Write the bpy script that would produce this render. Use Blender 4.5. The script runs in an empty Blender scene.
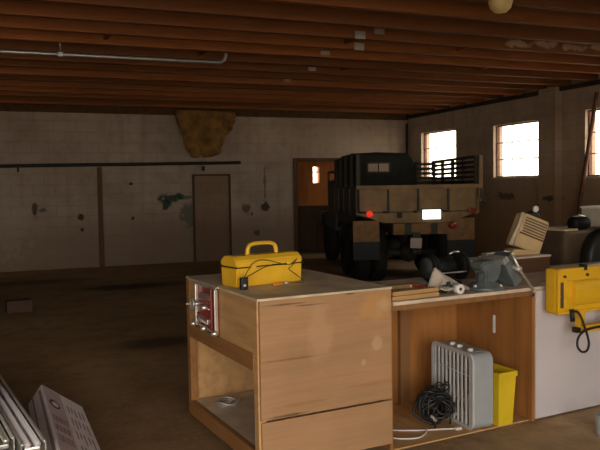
import bpy, bmesh, math, random
from mathutils import Vector, Matrix, Euler
R = math.radians
random.seed(7)
scene = bpy.context.scene
col = scene.collection

# ------------------------------------------------------------------ materials
def nodes(name):
    m = bpy.data.materials.new(name); m.use_nodes = True
    nt = m.node_tree; b = nt.nodes['Principled BSDF']
    return m, nt, b
def N(nt, kind, **kw):
    n = nt.nodes.new(kind)
    for k, v in kw.items(): setattr(n, k, v)
    return n
def rgb(c): return (c[0], c[1], c[2], 1)
def ramp(nt, fac, stops):
    r = N(nt, 'ShaderNodeValToRGB')
    e = r.color_ramp.elements
    while len(e) < len(stops): e.new(0.5)
    for k, (p, c) in enumerate(stops):
        e[k].position = p; e[k].color = rgb(c) if len(c) == 3 else c
    nt.links.new(fac, r.inputs[0]); return r.outputs[0]
def mixc(nt, fac, a, b, mode='MIX'):
    m = N(nt, 'ShaderNodeMix', data_type='RGBA', blend_type=mode)
    for sock, v in ((m.inputs[0], fac), (m.inputs[6], a), (m.inputs[7], b)):
        if isinstance(v, (int, float)): sock.default_value = v
        elif isinstance(v, tuple): sock.default_value = rgb(v)
        else: nt.links.new(v, sock)
    return m.outputs[2]
def math_(nt, op, a, b=None, clamp=False):
    m = N(nt, 'ShaderNodeMath', operation=op, use_clamp=clamp)
    for s, v in zip(m.inputs, (a, b)):
        if v is None: continue
        if isinstance(v, (int, float)): s.default_value = v
        else: nt.links.new(v, s)
    return m.outputs[0]
def coords(nt, scale=(1, 1, 1), rot=(0, 0, 0)):
    t = N(nt, 'ShaderNodeTexCoord'); mp = N(nt, 'ShaderNodeMapping')
    mp.inputs['Scale'].default_value = scale; mp.inputs['Rotation'].default_value = rot
    nt.links.new(t.outputs['Object'], mp.inputs['Vector']); return mp.outputs[0]
def noise(nt, vec, scale, detail=4, rough=.55):
    n = N(nt, 'ShaderNodeTexNoise'); n.inputs['Scale'].default_value = scale
    n.inputs['Detail'].default_value = detail; n.inputs['Roughness'].default_value = rough
    nt.links.new(vec, n.inputs['Vector']); return n.outputs['Fac']
def bump(nt, b, h, strength=.3, dist=.01):
    bp = N(nt, 'ShaderNodeBump'); bp.inputs['Strength'].default_value = strength
    bp.inputs['Distance'].default_value = dist
    nt.links.new(h, bp.inputs['Height']); nt.links.new(bp.outputs[0], b.inputs['Normal'])

def plain(name, c, rough=.6, metal=0., var=.18, scale=9, bmp=0., spec=.5):
    m, nt, b = nodes(name)
    v = coords(nt); n = noise(nt, v, scale)
    lo = tuple(x * (1 - var) for x in c); hi = tuple(min(1, x * (1 + var)) for x in c)
    nt.links.new(ramp(nt, n, [(.3, lo), (.7, hi)]), b.inputs['Base Color'])
    b.inputs['Roughness'].default_value = rough; b.inputs['Metallic'].default_value = metal
    b.inputs['Specular IOR Level'].default_value = spec
    if bmp: bump(nt, b, noise(nt, v, scale * 6), bmp, .005)
    return m
def wood(name, c, dark=.55, axis=0, scale=1., rough=.65, rand=0., knots=True):
    m, nt, b = nodes(name)
    s = [9 * scale] * 3; s[axis] = .9 * scale
    v = coords(nt, tuple(s))
    g = noise(nt, v, 1.6, 6, .6)
    s2 = [60 * scale] * 3; s2[axis] = 2.5 * scale
    f = noise(nt, coords(nt, tuple(s2)), 1.2, 3)
    base = ramp(nt, g, [(.25, tuple(x * dark for x in c)), (.5, c), (.78, tuple(min(1, x * 1.18) for x in c))])
    base = mixc(nt, math_(nt, 'MULTIPLY', f, .45), base, tuple(x * .45 for x in c))
    big = noise(nt, coords(nt), 1.7, 3)
    base = mixc(nt, math_(nt, 'MULTIPLY', ramp(nt, big, [(.45, (0, 0, 0)), (.75, (1, 1, 1))]), .45), base, tuple(x * .5 for x in c))
    if rand:
        oi = N(nt, 'ShaderNodeObjectInfo')
        base = mixc(nt, math_(nt, 'MULTIPLY', oi.outputs['Random'], rand), base, tuple(x * .22 for x in c))
    nt.links.new(base, b.inputs['Base Color']); b.inputs['Roughness'].default_value = rough
    b.inputs['Specular IOR Level'].default_value = .3
    bump(nt, b, f, .12, .003)
    return m
def emit(name, c, strength):
    m, nt, b = nodes(name)
    b.inputs['Base Color'].default_value = rgb(c)
    b.inputs['Emission Color'].default_value = rgb(c); b.inputs['Emission Strength'].default_value = strength
    return m

def block_wall(name, horiz, paint, blobs=(), low=None, lowz=1.55):
    """painted concrete block laid in courses; horiz = index of the axis along the wall"""
    m, nt, b = nodes(name)
    t = N(nt, 'ShaderNodeTexCoord'); sx = N(nt, 'ShaderNodeSeparateXYZ')
    nt.links.new(t.outputs['Object'], sx.inputs[0]); cx = N(nt, 'ShaderNodeCombineXYZ')
    nt.links.new(sx.outputs[horiz], cx.inputs[0]); nt.links.new(sx.outputs[2], cx.inputs[1])
    uv = cx.outputs[0]
    br = N(nt, 'ShaderNodeTexBrick'); nt.links.new(uv, br.inputs['Vector'])
    br.inputs['Scale'].default_value = 1; br.inputs['Brick Width'].default_value = .406
    br.inputs['Row Height'].default_value = .203; br.inputs['Mortar Size'].default_value = .007
    br.inputs['Mortar Smooth'].default_value = .4
    br.inputs['Color1'].default_value = rgb(paint); br.inputs['Color2'].default_value = rgb(tuple(x * .93 for x in paint))
    br.inputs['Mortar'].default_value = rgb(tuple(x * .76 for x in paint))
    c = br.outputs['Color']
    n1 = noise(nt, uv, .55, 5); n2 = noise(nt, uv, 3.2, 6, .65)
    c = mixc(nt, math_(nt, 'MULTIPLY', ramp(nt, n1, [(.38, (0, 0, 0)), (.68, (1, 1, 1))]), .6), c, tuple(p * q for p, q in zip(paint, (.5, .42, .36))))
    c = mixc(nt, math_(nt, 'MULTIPLY', ramp(nt, n2, [(.5, (0, 0, 0)), (.8, (1, 1, 1))]), .55), c, tuple(p * q for p, q in zip(paint, (.42, .36, .3))))
    # vertical streaks of old water
    mp = N(nt, 'ShaderNodeMapping'); mp.inputs['Scale'].default_value = (5, .5, 1); nt.links.new(uv, mp.inputs[0])
    n3 = noise(nt, mp.outputs[0], 1, 4)
    c = mixc(nt, math_(nt, 'MULTIPLY', ramp(nt, n3, [(.52, (0, 0, 0)), (.75, (1, 1, 1))]), .4), c, tuple(p * q for p, q in zip(paint, (.5, .38, .26))))
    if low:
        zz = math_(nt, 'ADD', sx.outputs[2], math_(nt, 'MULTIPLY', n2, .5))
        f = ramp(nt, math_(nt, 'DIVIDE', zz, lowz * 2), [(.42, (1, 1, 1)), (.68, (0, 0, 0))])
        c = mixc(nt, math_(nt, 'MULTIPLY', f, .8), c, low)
    nn = noise(nt, uv, 7, 4)
    for (bx_, bz, rx, rz, bc, amt) in blobs:
        dx = math_(nt, 'DIVIDE', math_(nt, 'SUBTRACT', sx.outputs[horiz], bx_), rx)
        dz = math_(nt, 'DIVIDE', math_(nt, 'SUBTRACT', sx.outputs[2], bz), rz)
        d = math_(nt, 'SQRT', math_(nt, 'ADD', math_(nt, 'MULTIPLY', dx, dx), math_(nt, 'MULTIPLY', dz, dz)))
        d = math_(nt, 'ADD', d, math_(nt, 'MULTIPLY', math_(nt, 'SUBTRACT', nn, .5), 2.4))
        f = ramp(nt, d, [(.55, (amt, amt, amt)), (1., (0, 0, 0))])
        c = mixc(nt, f, c, bc)
    nt.links.new(c, b.inputs['Base Color']); b.inputs['Roughness'].default_value = .75
    b.inputs['Specular IOR Level'].default_value = .25
    h = math_(nt, 'ADD', math_(nt, 'MULTIPLY', br.outputs['Fac'], -.8), math_(nt, 'MULTIPLY', n2, .4))
    bump(nt, b, h, .5, .012)
    return m

def floor_mat():
    m, nt, b = nodes('dirty_concrete')
    v = coords(nt)
    n1 = noise(nt, v, .45, 6, .6); n2 = noise(nt, v, 2.6, 7, .68); n3 = noise(nt, v, 22, 4)
    c = ramp(nt, n1, [(.3, (.24, .15, .075)), (.5, (.37, .235, .12)), (.72, (.46, .31, .17))])
    c = mixc(nt, math_(nt, 'MULTIPLY', ramp(nt, n2, [(.45, (0, 0, 0)), (.7, (1, 1, 1))]), .65), c, (.15, .09, .045))
    c = mixc(nt, math_(nt, 'MULTIPLY', ramp(nt, n3, [(.5, (0, 0, 0)), (.72, (1, 1, 1))]), .35), c, (.46, .34, .21))
    sx = N(nt, 'ShaderNodeSeparateXYZ'); nt.links.new(v, sx.inputs[0])
    for (x, y, rx, ry, a) in [(1.75, 11.3, 1.1, .45, .85), (1.3, 7.0, .55, .35, .7), (2.6, 9.6, .8, .5, .6), (.3, 12.6, 1.5, .4, .5), (-.9, 7.8, .6, .5, .5)]:
        dx = math_(nt, 'DIVIDE', math_(nt, 'SUBTRACT', sx.outputs[0], x), rx)
        dy = math_(nt, 'DIVIDE', math_(nt, 'SUBTRACT', sx.outputs[1], y), ry)
        d = math_(nt, 'SQRT', math_(nt, 'ADD', math_(nt, 'MULTIPLY', dx, dx), math_(nt, 'MULTIPLY', dy, dy)))
        d = math_(nt, 'ADD', d, math_(nt, 'MULTIPLY', math_(nt, 'SUBTRACT', n2, .5), 1.8))
        c = mixc(nt, ramp(nt, d, [(.4, (a, a, a)), (1, (0, 0, 0))]), c, (.05, .036, .02))
    dx = math_(nt, 'DIVIDE', math_(nt, 'SUBTRACT', sx.outputs[0], 3.6), 1.6); dy = math_(nt, 'DIVIDE', math_(nt, 'SUBTRACT', sx.outputs[1], 3.2), .8)
    d = math_(nt, 'ADD', math_(nt, 'SQRT', math_(nt, 'ADD', math_(nt, 'MULTIPLY', dx, dx), math_(nt, 'MULTIPLY', dy, dy))), math_(nt, 'MULTIPLY', math_(nt, 'SUBTRACT', n2, .5), 1.6))
    c = mixc(nt, ramp(nt, d, [(.3, (.6, .6, .6)), (1, (0, 0, 0))]), c, (.62, .45, .27))   # spilt dry dust
    nt.links.new(c, b.inputs['Base Color']); b.inputs['Roughness'].default_value = .8
    b.inputs['Specular IOR Level'].default_value = .2
    bump(nt, b, math_(nt, 'ADD', n2, math_(nt, 'MULTIPLY', n3, .4)), .35, .02)
    return m

M = {}
M['plywood'] = wood('cabinet_plywood', (.45, .262, .135), .84, 0, .8)
def stains(m, ax, az, spots):
    """worn spots with shapes of their own, placed on the part's own coordinates"""
    nt = m.node_tree; b = nt.nodes['Principled BSDF']; old = b.inputs['Base Color'].links[0].from_socket
    t = N(nt, 'ShaderNodeTexCoord'); sx = N(nt, 'ShaderNodeSeparateXYZ'); nt.links.new(t.outputs['Object'], sx.inputs[0])
    nn = noise(nt, t.outputs['Object'], 9, 4); c = old
    for (x, z, rx, rz, bc, amt, wob) in spots:
        dx = math_(nt, 'DIVIDE', math_(nt, 'SUBTRACT', sx.outputs[ax], x), rx); dz = math_(nt, 'DIVIDE', math_(nt, 'SUBTRACT', sx.outputs[az], z), rz)
        d = math_(nt, 'SQRT', math_(nt, 'ADD', math_(nt, 'MULTIPLY', dx, dx), math_(nt, 'MULTIPLY', dz, dz)))
        d = math_(nt, 'ADD', d, math_(nt, 'MULTIPLY', math_(nt, 'SUBTRACT', nn, .5), wob))
        c = mixc(nt, ramp(nt, d, [(.5, (amt, amt, amt)), (1., (0, 0, 0))]), c, bc)
    nt.links.new(c, b.inputs['Base Color'])
stains(M['plywood'], 0, 2, [(.72, .64, .045, .045, (.62, .45, .27), .4, .9), (.63, .545, .02, .022, (.6, .45, .28), .4, .7), (.72, .86, .16, .10, (.60, .30, .08), .4, 1.8), (.76, .85, .05, .06, (.55, .45, .3), .35, 2.2),
    (.2, .62, .22, .008, (.2, .1, .045), .7, 1.6), (.15, .91, .16, .006, (.12, .07, .04), .8, 1.4), (.3, .895, .12, .005, (.12, .07, .04), .8, 1.4), (.55, .935, .05, .008, (.1, .06, .035), .8, 1.),
    (.66, .42, .2, .018, (.34, .16, .06), .6, 1.6), (.25, .375, .2, .012, (.3, .15, .07), .6, 1.8), (.17, .325, .16, .008, (.1, .06, .03), .85, 1.5), (.35, .75, .1, .2, (.5, .31, .17), .5, 1.5)])
M['plywood_up'] = wood('bench_plywood', (.42, .18, .05), .45, 2, .8)
M['lumber'] = wood('pine_strip', (.55, .33, .14), .7, 0, 1.5)
M['stud'] = wood('brown_stud', (.30, .15, .06), .6, 2, 1.2)
M['rail_wood'] = wood('worn_rail_wood', (.38, .18, .065), .6, 1, 1.2)
M['side_wood'] = wood('cabinet_side_wood', (.64, .38, .17), .65, 1, 1.1)
M['grey_top'] = plain('worn_work_top', (.62, .52, .38), .5, 0, .25, 5)
M['bench_top'] = plain('dusty_bench_top', (.62, .51, .40), .55, 0, .22, 6)
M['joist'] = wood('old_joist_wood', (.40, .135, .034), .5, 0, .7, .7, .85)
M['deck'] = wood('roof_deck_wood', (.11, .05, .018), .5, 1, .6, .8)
M['plate'] = wood('dark_wall_plate', (.05, .035, .022), .6, 1)
M['brown_board'] = wood('brown_box_wood', (.17, .075, .04), .65, 0, 1.2)
M['door_ply'] = wood('orange_plywood', (.55, .19, .035), .55, 2, .7)
M['jamb'] = wood('dark_jamb_wood', (.09, .045, .025), .6, 2)
M['post'] = wood('brown_wall_post', (.13, .065, .03), .6, 2)
M['yellow'] = plain('yellow_plastic', (.78, .46, .02), .38, 0, .08, 4)
M['yellow_case'] = plain('toolbox_yellow', (.80, .48, .03), .4, 0, .1, 6)
M['yellow_bin'] = plain('bin_yellow', (.72, .52, .02), .45, 0, .12, 5)
M['black'] = plain('black_rubber', (.012, .012, .012), .5, 0, .3)
M['black_metal'] = plain('black_enamel', (.006, .007, .007), .6, 0, .3, spec=.2)
M['dark_seam'] = plain('dark_seam', (.05, .03, .008), .6)
M['chrome'] = plain('bright_steel', (.72, .70, .66), .3, .8, .1)
M['steel'] = plain('dull_steel', (.50, .49, .47), .42, .55, .2)
M['galv'] = plain('galvanised_conduit', (.40, .41, .40), .42, .75, .15)
M['saw_red'] = plain('saw_red_paint', (.32, .05, .045), .4, 0, .2)
M['vise'] = plain('blue_grey_paint', (.15, .18, .195), .42, .3, .25, 14)
M['white'] = plain('white_plastic', (.72, .71, .70), .45, 0, .06)
M['sheet'] = plain('white_hardboard', (.60, .565, .61), .5, 0, .07, 1.6)
M['fan_grey'] = plain('fan_pale_blue_grey', (.33, .36, .39), .45, 0, .06)
M['fan_grille'] = plain('fan_white_grille', (.50, .51, .52), .45, 0, .08)
M['fan_dark'] = plain('fan_dusty_inside', (.10, .085, .065), .7, 0, .3, 14)
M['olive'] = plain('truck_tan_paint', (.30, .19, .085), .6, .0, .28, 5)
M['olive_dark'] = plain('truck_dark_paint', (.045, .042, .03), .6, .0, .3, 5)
M['canvas'] = plain('dark_canvas', (.022, .024, .018), .85, 0, .3, 8, .2)
M['slat'] = wood('truck_rack_slat', (.055, .042, .026), .6, 1)
M['flap_tan'] = plain('tan_rubber', (.28, .155, .065), .75, 0, .25)
M['flap_dark'] = plain('dark_rubber_flap', (.028, .032, .036), .7, 0, .25)
M['tyre'] = plain('tyre_rubber', (.018, .017, .016), .8, 0, .3)
M['tag'] = plain('pale_pink_tag', (.62, .52, .47), .6, 0, .06)
M['tan_case'] = plain('tan_enamel', (.62, .45, .24), .4, 0, .12)
M['tan_dark'] = plain('dark_louver_enamel', (.16, .12, .08), .5, 0, .15)  # dark enamel of the louver slats
M['machine'] = plain('brown_machine_paint', (.105, .07, .045), .5, .1, .3, 5)
M['cream_box'] = plain('cream_painted_metal', (.50, .44, .34), .5, 0, .1)
M['paper'] = plain('wrinkled_paper', (.52, .45, .38), .7, 0, .1, 12)
M['carton'] = plain('pale_lilac_carton', (.95, .89, .93), .65, 0, .08, 7)
M['carton_band'] = plain('mauve_print', (.68, .58, .61), .65, 0, .1)
M['carton_ink'] = plain('purple_ink', (.13, .055, .10), .6, 0, .1)
M['carton_line'] = plain('pale_mauve_ink', (.40, .27, .32), .6, 0, .1)
M['tarp'] = plain('mustard_insulation', (.22, .115, .025), .9, 0, .5, 5, .3)
M['rust'] = plain('rusty_pipe', (.13, .05, .03), .7, .2, .35, 14)
M['black_pipe'] = plain('sooty_black_pipe', (.016, .012, .01), .6, .2, .3)
M['brick'] = plain('red_brown_brick', (.075, .04, .028), .85, 0, .25, 12)
M['bag'] = plain('dark_green_bag', (.02, .028, .022), .6, 0, .4, 6)
M['lamp'] = plain('cream_glass', (.58, .44, .19), .4, 0, .12, 14)
M['glass'] = plain('dusty_glass', (.9, .9, .88), .08, 0, .02)
def glass_mat():
    m, nt, b = nodes('window_glass')
    out = nt.nodes['Material Output']; tr = N(nt, 'ShaderNodeBsdfTransparent'); gl = N(nt, 'ShaderNodeBsdfGlossy')
    tr.inputs[0].default_value = (.93, .93, .91, 1); gl.inputs['Roughness'].default_value = .08
    mx = N(nt, 'ShaderNodeMixShader'); mx.inputs[0].default_value = .06
    nt.links.new(tr.outputs[0], mx.inputs[1]); nt.links.new(gl.outputs[0], mx.inputs[2]); nt.links.new(mx.outputs[0], out.inputs[0])
    return m
M['pane'] = glass_mat()
M['tail_red'] = emit('glare_red_lens', (1., .045, .02), .55)  # flash glint in the red lens, put in as emission
M['dull_red'] = plain('dull_red_lens', (.32, .045, .015), .3, 0, .1)
M['plate_glare'] = emit('glare_white_plate', (1., .97, .9), 2.2)  # no lamp: the plate's flash reflection is put in as emission
M['orange_ink'] = plain('orange_plastic', (.75, .28, .02), .5)
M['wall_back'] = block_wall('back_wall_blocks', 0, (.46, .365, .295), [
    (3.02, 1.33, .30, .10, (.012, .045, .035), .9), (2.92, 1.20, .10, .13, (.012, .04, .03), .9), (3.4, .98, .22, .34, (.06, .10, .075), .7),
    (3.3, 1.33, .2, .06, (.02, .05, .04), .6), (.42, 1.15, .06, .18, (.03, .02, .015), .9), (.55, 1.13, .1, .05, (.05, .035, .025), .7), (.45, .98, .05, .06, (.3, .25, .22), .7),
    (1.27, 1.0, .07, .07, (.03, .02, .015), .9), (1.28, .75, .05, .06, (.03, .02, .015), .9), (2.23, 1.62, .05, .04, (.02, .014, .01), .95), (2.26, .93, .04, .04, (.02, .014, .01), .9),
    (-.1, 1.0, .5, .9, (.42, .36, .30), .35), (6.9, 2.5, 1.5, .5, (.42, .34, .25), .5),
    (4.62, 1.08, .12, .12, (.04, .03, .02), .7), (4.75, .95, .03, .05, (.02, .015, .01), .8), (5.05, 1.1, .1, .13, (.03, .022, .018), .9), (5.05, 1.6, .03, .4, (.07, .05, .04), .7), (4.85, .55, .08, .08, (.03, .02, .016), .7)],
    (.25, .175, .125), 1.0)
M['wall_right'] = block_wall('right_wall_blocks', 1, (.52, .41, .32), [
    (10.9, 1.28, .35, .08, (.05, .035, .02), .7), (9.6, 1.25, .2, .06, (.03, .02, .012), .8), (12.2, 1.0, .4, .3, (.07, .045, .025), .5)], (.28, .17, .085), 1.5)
M['wall_plain'] = block_wall('other_wall_blocks', 1, (.34, .28, .23))
M['wall_plain_x'] = block_wall('front_wall_blocks', 0, (.34, .28, .23))
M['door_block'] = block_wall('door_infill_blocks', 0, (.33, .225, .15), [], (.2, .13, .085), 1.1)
M['floor'] = floor_mat()
M['ground'] = plain('gravel_yard', (.55, .49, .42), .9, 0, .2, 3)
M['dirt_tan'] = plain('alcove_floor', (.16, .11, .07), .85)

# ------------------------------------------------------------------ mesh builder
class MB:
    def __init__(s): s.bm = bmesh.new()
    def _add(s, verts, faces, smooth=False, mi=0):
        vs = [s.bm.verts.new(v) for v in verts]
        for f in faces:
            try:
                fc = s.bm.faces.new([vs[i] for i in f]); fc.smooth = smooth; fc.material_index = mi
            except ValueError: pass
        return vs
    def box(s, lo, hi, bev=0., rot=None, piv=None, mi=0):
        b = bmesh.new(); bmesh.ops.create_cube(b, size=1)
        c = [(a + d) / 2 for a, d in zip(lo, hi)]; sz = [abs(d - a) for a, d in zip(lo, hi)]
        for v in b.verts: v.co = Vector([v.co[i] * sz[i] + c[i] for i in range(3)])
        if bev: bmesh.ops.bevel(b, geom=b.edges[:], offset=min(bev, min(sz) * .45), segments=2, affect='EDGES', profile=.6)
        if rot is not None:
            p = Vector(piv if piv is not None else c); m = Euler(rot).to_matrix()
            for v in b.verts: v.co = m @ (v.co - p) + p
        s._merge(b, mi); return s
    def _merge(s, b, mi=0, smooth=None):
        b.verts.index_update()
        vs = [s.bm.verts.new(v.co) for v in b.verts]
        for f in b.faces:
            try:
                nf = s.bm.faces.new([vs[v.index] for v in f.verts]); nf.material_index = mi
                nf.smooth = f.smooth if smooth is None else smooth
            except ValueError: pass
        b.free()
    def tube(s, pts, r, n=10, closed=False, caps=True, mi=0):
        pts = [Vector(p) for p in pts]; k = len(pts)
        rs = r if isinstance(r, (list, tuple)) else [r] * k
        rings = []; up = None
        for i, p in enumerate(pts):
            if closed: t = pts[(i + 1) % k] - pts[i - 1]
            else: t = pts[min(i + 1, k - 1)] - pts[max(i - 1, 0)]
            t.normalize()
            if up is None:
                up = Vector((0, 0, 1)) if abs(t.z) < .9 else Vector((1, 0, 0))
            a = t.cross(up); 
            if a.length < 1e-5: a = t.orthogonal()
            a.normalize(); up = a.cross(t).normalized()
            rings.append([p + (a * math.cos(2 * math.pi * j / n) + up * math.sin(2 * math.pi * j / n)) * rs[i] for j in range(n)])
        verts = [v for rg in rings for v in rg]; faces = []
        for i in range(k if closed else k - 1):
            i2 = (i + 1) % k
            for j in range(n): faces.append((i * n + j, i * n + (j + 1) % n, i2 * n + (j + 1) % n, i2 * n + j))
        if caps and not closed:
            faces.append(tuple(range(n))[::-1]); faces.append(tuple((k - 1) * n + j for j in range(n)))
        s._add(verts, faces, True, mi)
        return s
    def cyl(s, a, b, r, n=24, r2=None, mi=0):
        return s.tube([a, b], [r, r if r2 is None else r2], n, mi=mi)
    def prism(s, poly, axis, a, b, mi=0, bev=0.):
        """poly of 2-D points extruded along axis (0,1,2) from a to b"""
        def p3(q, h):
            l = list(q); l.insert(axis, h); return tuple(l)
        n = len(poly); t = bmesh.new()
        v0 = [t.verts.new(p3(q, a)) for q in poly]; v1 = [t.verts.new(p3(q, b)) for q in poly]
        t.faces.new(v0); t.faces.new(v1[::-1])
        for i in range(n): t.faces.new((v0[i], v1[i], v1[(i + 1) % n], v0[(i + 1) % n]))
        bmesh.ops.recalc_face_normals(t, faces=t.faces[:])
        if bev: bmesh.ops.bevel(t, geom=t.edges[:], offset=bev, segments=2, affect='EDGES')
        s._merge(t, mi); return s
    def lathe(s, prof, c=(0, 0, 0), axis=2, n=28, mi=0):
        verts = []; faces = []; k = len(prof)
        for i in range(n):
            a = 2 * math.pi * i / n
            for (r, h) in prof:
                q = [r * math.cos(a), r * math.sin(a)]; q.insert(axis, h)
                verts.append(tuple(q[j] + c[j] for j in range(3)))
        for i in range(n):
            i2 = (i + 1) % n
            for j in range(k - 1): faces.append((i * k + j, i2 * k + j, i2 * k + j + 1, i * k + j + 1))
        s._add(verts, faces, True, mi); return s
    def grid(s, fn, nu, nv, mi=0):
        verts = [fn(i / nu, j / nv) for j in range(nv + 1) for i in range(nu + 1)]
        faces = [(j * (nu + 1) + i, j * (nu + 1) + i + 1, (j + 1) * (nu + 1) + i + 1, (j + 1) * (nu + 1) + i) for j in range(nv) for i in range(nu)]
        s._add(verts, faces, True, mi); return s
    def xf(s, mat):
        for v in s.bm.verts: v.co = mat @ v.co
        return s
    def build(s, name, mats, parent=None, loc=None, rz=0., label=None, recalc=True):
        if recalc: bmesh.ops.recalc_face_normals(s.bm, faces=s.bm.faces[:])
        me = bpy.data.meshes.new(name); s.bm.to_mesh(me); s.bm.free()
        for m in (mats if isinstance(mats, (list, tuple)) else [mats]): me.materials.append(m)
        o = bpy.data.objects.new(name, me); col.objects.link(o)
        if parent: o.parent = parent
        if loc is not None: o.location = loc
        o.rotation_euler.z = rz
        if label: o['label'] = label
        return o
def thing(name, label, cat, loc=(0, 0, 0), rz=0., group=None):
    o = bpy.data.objects.new(name, None); col.objects.link(o)
    o.empty_display_size = .1
    o.location = loc; o.rotation_euler.z = rz
    tag(o, label, cat, group); return o
def tag(o, label, cat, group=None):
    o['label'] = label; o['category'] = cat
    if group: o['group'] = group
    return o
def struct(o): o['kind'] = 'structure'; return o
def solid(o, t, off=0.):
    m = o.modifiers.new('thickness', 'SOLIDIFY'); m.thickness = t; m.offset = off
    return o
def smooth_curve(pts, n=8):
    """Catmull-Rom through pts"""
    P = [Vector(p) for p in pts]; out = []
    for i in range(len(P) - 1):
        p0 = P[max(i - 1, 0)]; p1 = P[i]; p2 = P[i + 1]; p3 = P[min(i + 2, len(P) - 1)]
        for k in range(n):
            t = k / n
            out.append(.5 * ((2 * p1) + (p2 - p0) * t + (2 * p0 - 5 * p1 + 4 * p2 - p3) * t * t + (3 * p1 - p0 - 3 * p2 + p3) * t ** 3))
    out.append(P[-1]); return out

# ------------------------------------------------------------------ the room
YB = 14.473; XR = 8.566; XL = -4.5; YF = -2.4; ZT = 3.40; ZJ = 3.10
struct(MB().box((XL - .25, YF - .25, -.2), (XR + .25, YB + .2, 0)).build('floor', M['floor']))
# back wall with the doorway
DX0, DX1, DZ = 5.708, 7.15, 2.134
w = MB()
w.box((XL - .25, YB, 0), (DX0, YB + .2, ZT)); w.box((DX1, YB, 0), (XR + .25, YB + .2, ZT)); w.box((DX0, YB, DZ), (DX1, YB + .2, ZT))
struct(w.build('wall_back', M['wall_back']))
# right wall, three windows in view; last two unseen, added to light the ceiling
WIN = [(12.54, 13.88, 1.63, 2.66), (10.05, 11.30, 1.63, 2.61), (7.66, 8.955, 1.61, 2.665), (4.4, 5.7, 1.61, 2.66), (1.8, 3.1, 1.61, 2.66)]
w = MB(); y = YF - .25
for (a, b, z0, z1) in sorted(WIN):
    w.box((XR, y, 0), (XR + .22, a, ZT)); w.box((XR, a, 0), (XR + .22, b, z0)); w.box((XR, a, z1), (XR + .22, b, ZT)); y = b
w.box((XR, y, 0), (XR + .22, YB + .2, ZT))
struct(w.build('wall_right', M['wall_right']))
struct(MB().box((XR - .14, 9.475, 0), (XR, 9.883, ZJ)).build('trim_1', M['wall_right']))
struct(MB().box((XL - .22, YF - .25, 0), (XL, YB + .2, ZT)).build('wall_left', M['wall_plain']))
# the front wall behind the photographer, with its open vehicle door
OX0, OX1, OZ = -4.2, 2.6, 3.0
w = MB(); w.box((XL - .25, YF - .22, 0), (OX0, YF, ZT)); w.box((OX1, YF - .22, 0), (XR + .25, YF, ZT)); w.box((OX0, YF - .22, OZ), (OX1, YF, ZT))
struct(w.build('wall_front', M['wall_plain_x']))
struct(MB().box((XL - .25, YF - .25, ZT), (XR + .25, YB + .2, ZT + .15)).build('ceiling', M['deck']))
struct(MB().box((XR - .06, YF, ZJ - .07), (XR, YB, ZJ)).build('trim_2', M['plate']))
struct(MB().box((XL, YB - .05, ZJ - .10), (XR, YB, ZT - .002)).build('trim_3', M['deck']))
jm = None; jy = []
k = 0
yj = YF + .42
JY0 = 5.2
n0 = math.floor((JY0 - YF - .2) / .58)
for i in range(-n0, 16):
    yj = JY0 + .58 * i
    if yj > YB - .1: break
    if jm is None:
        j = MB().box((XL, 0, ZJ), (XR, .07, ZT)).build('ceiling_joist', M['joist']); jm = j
    else:
        j = jm.copy(); col.objects.link(j)
    if i == 3:
        m2 = M['joist'].copy(); m2.name = 'whitewashed_joist_wood'
        stains(m2, 0, 2, [(5.6 + q * .42, 3.17 + .02 * (q % 2), .22, .05, (.5, .36, .24), .75, 2.4) for q in range(5)])
        j.data = j.data.copy(); j.data.materials[0] = m2
    j.location = (0, yj, 0); j.location.z = random.uniform(-.012, .0); struct(j)
    jy.append(yj)
for (bx_, k) in [(3.62, 3), (5.15, 3), (2.2, 5), (4.4, 6), (6.3, 5), (1.0, 4)]:
    y0 = JY0 + .58 * k
    struct(MB().box((bx_, y0 + .07, ZJ + .05), (bx_ + .045, y0 + .58, ZT - .01)).build('joist_bridging', M['joist']))
struct(MB().box((-40, -45, -.35), (60, 60, -.22)).build('ground', M['ground']))

# windows
for n, (a, b, z0, z1) in enumerate(WIN, 1):
    e = bpy.data.objects.new('window_%d' % n, None); col.objects.link(e); struct(e); e.location = (XR + .1, a, z0)
    W = b - a; H = z1 - z0
    f = MB(); t = .022
    f.box((-.03, 0, 0), (.03, t, H)); f.box((-.03, W - t, 0), (.03, W, H)); f.box((-.03, t, 0), (.03, W - t, t)); f.box((-.03, t, H - t), (.03, W - t, H))
    f.build('window_frame', M['rust'], e)
    g = MB()
    for q in (.66, .34): g.box((-.008, t, H * q - .010), (.008, W - t, H * q + .010))
    g.box((-.008, W * .66 - .009, t), (.008, W * .66 + .009, H - t))
    g.build('muntin', M['steel'], e)
    MB().box((-.004, t * .8, t * .8), (.004, W - t * .8, H - t * .8)).build('pane', M['pane'], e)
    MB().box((-.12, -.03, -.04), (.0, W + .03, 0), .006).build('window_sill', M['cream_box'], e)

# bricked-up door and doorway room
w = MB().box((3.514, YB - .012, 0), (4.24, YB + .001, 1.765))
struct(w.build('door_1', M['door_block']))
w = MB(); w.box((3.47, YB - .03, 0), (3.514, YB, 1.80)); w.box((4.24, YB - .03, 0), (4.285, YB, 1.80)); w.box((3.514, YB - .03, 1.765), (4.24, YB, 1.80))
struct(w.build('trim_4', M['jamb']))
w = MB(); w.box((DX0, YB - .02, 0), (DX0 + .09, YB + .2, DZ)); w.box((DX1 - .06, YB - .02, 0), (DX1, YB + .2, DZ)); w.box((DX0 + .09, YB - .02, DZ - .06), (DX1 - .06, YB + .2, DZ))
struct(w.build('trim_5', M['jamb']))
AY = 16.5
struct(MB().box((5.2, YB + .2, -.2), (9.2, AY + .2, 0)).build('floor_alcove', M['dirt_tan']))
struct(MB().box((5.2, YB + .2, 2.9), (9.2, AY + .2, 3.0)).build('ceiling_alcove', M['deck']))
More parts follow.
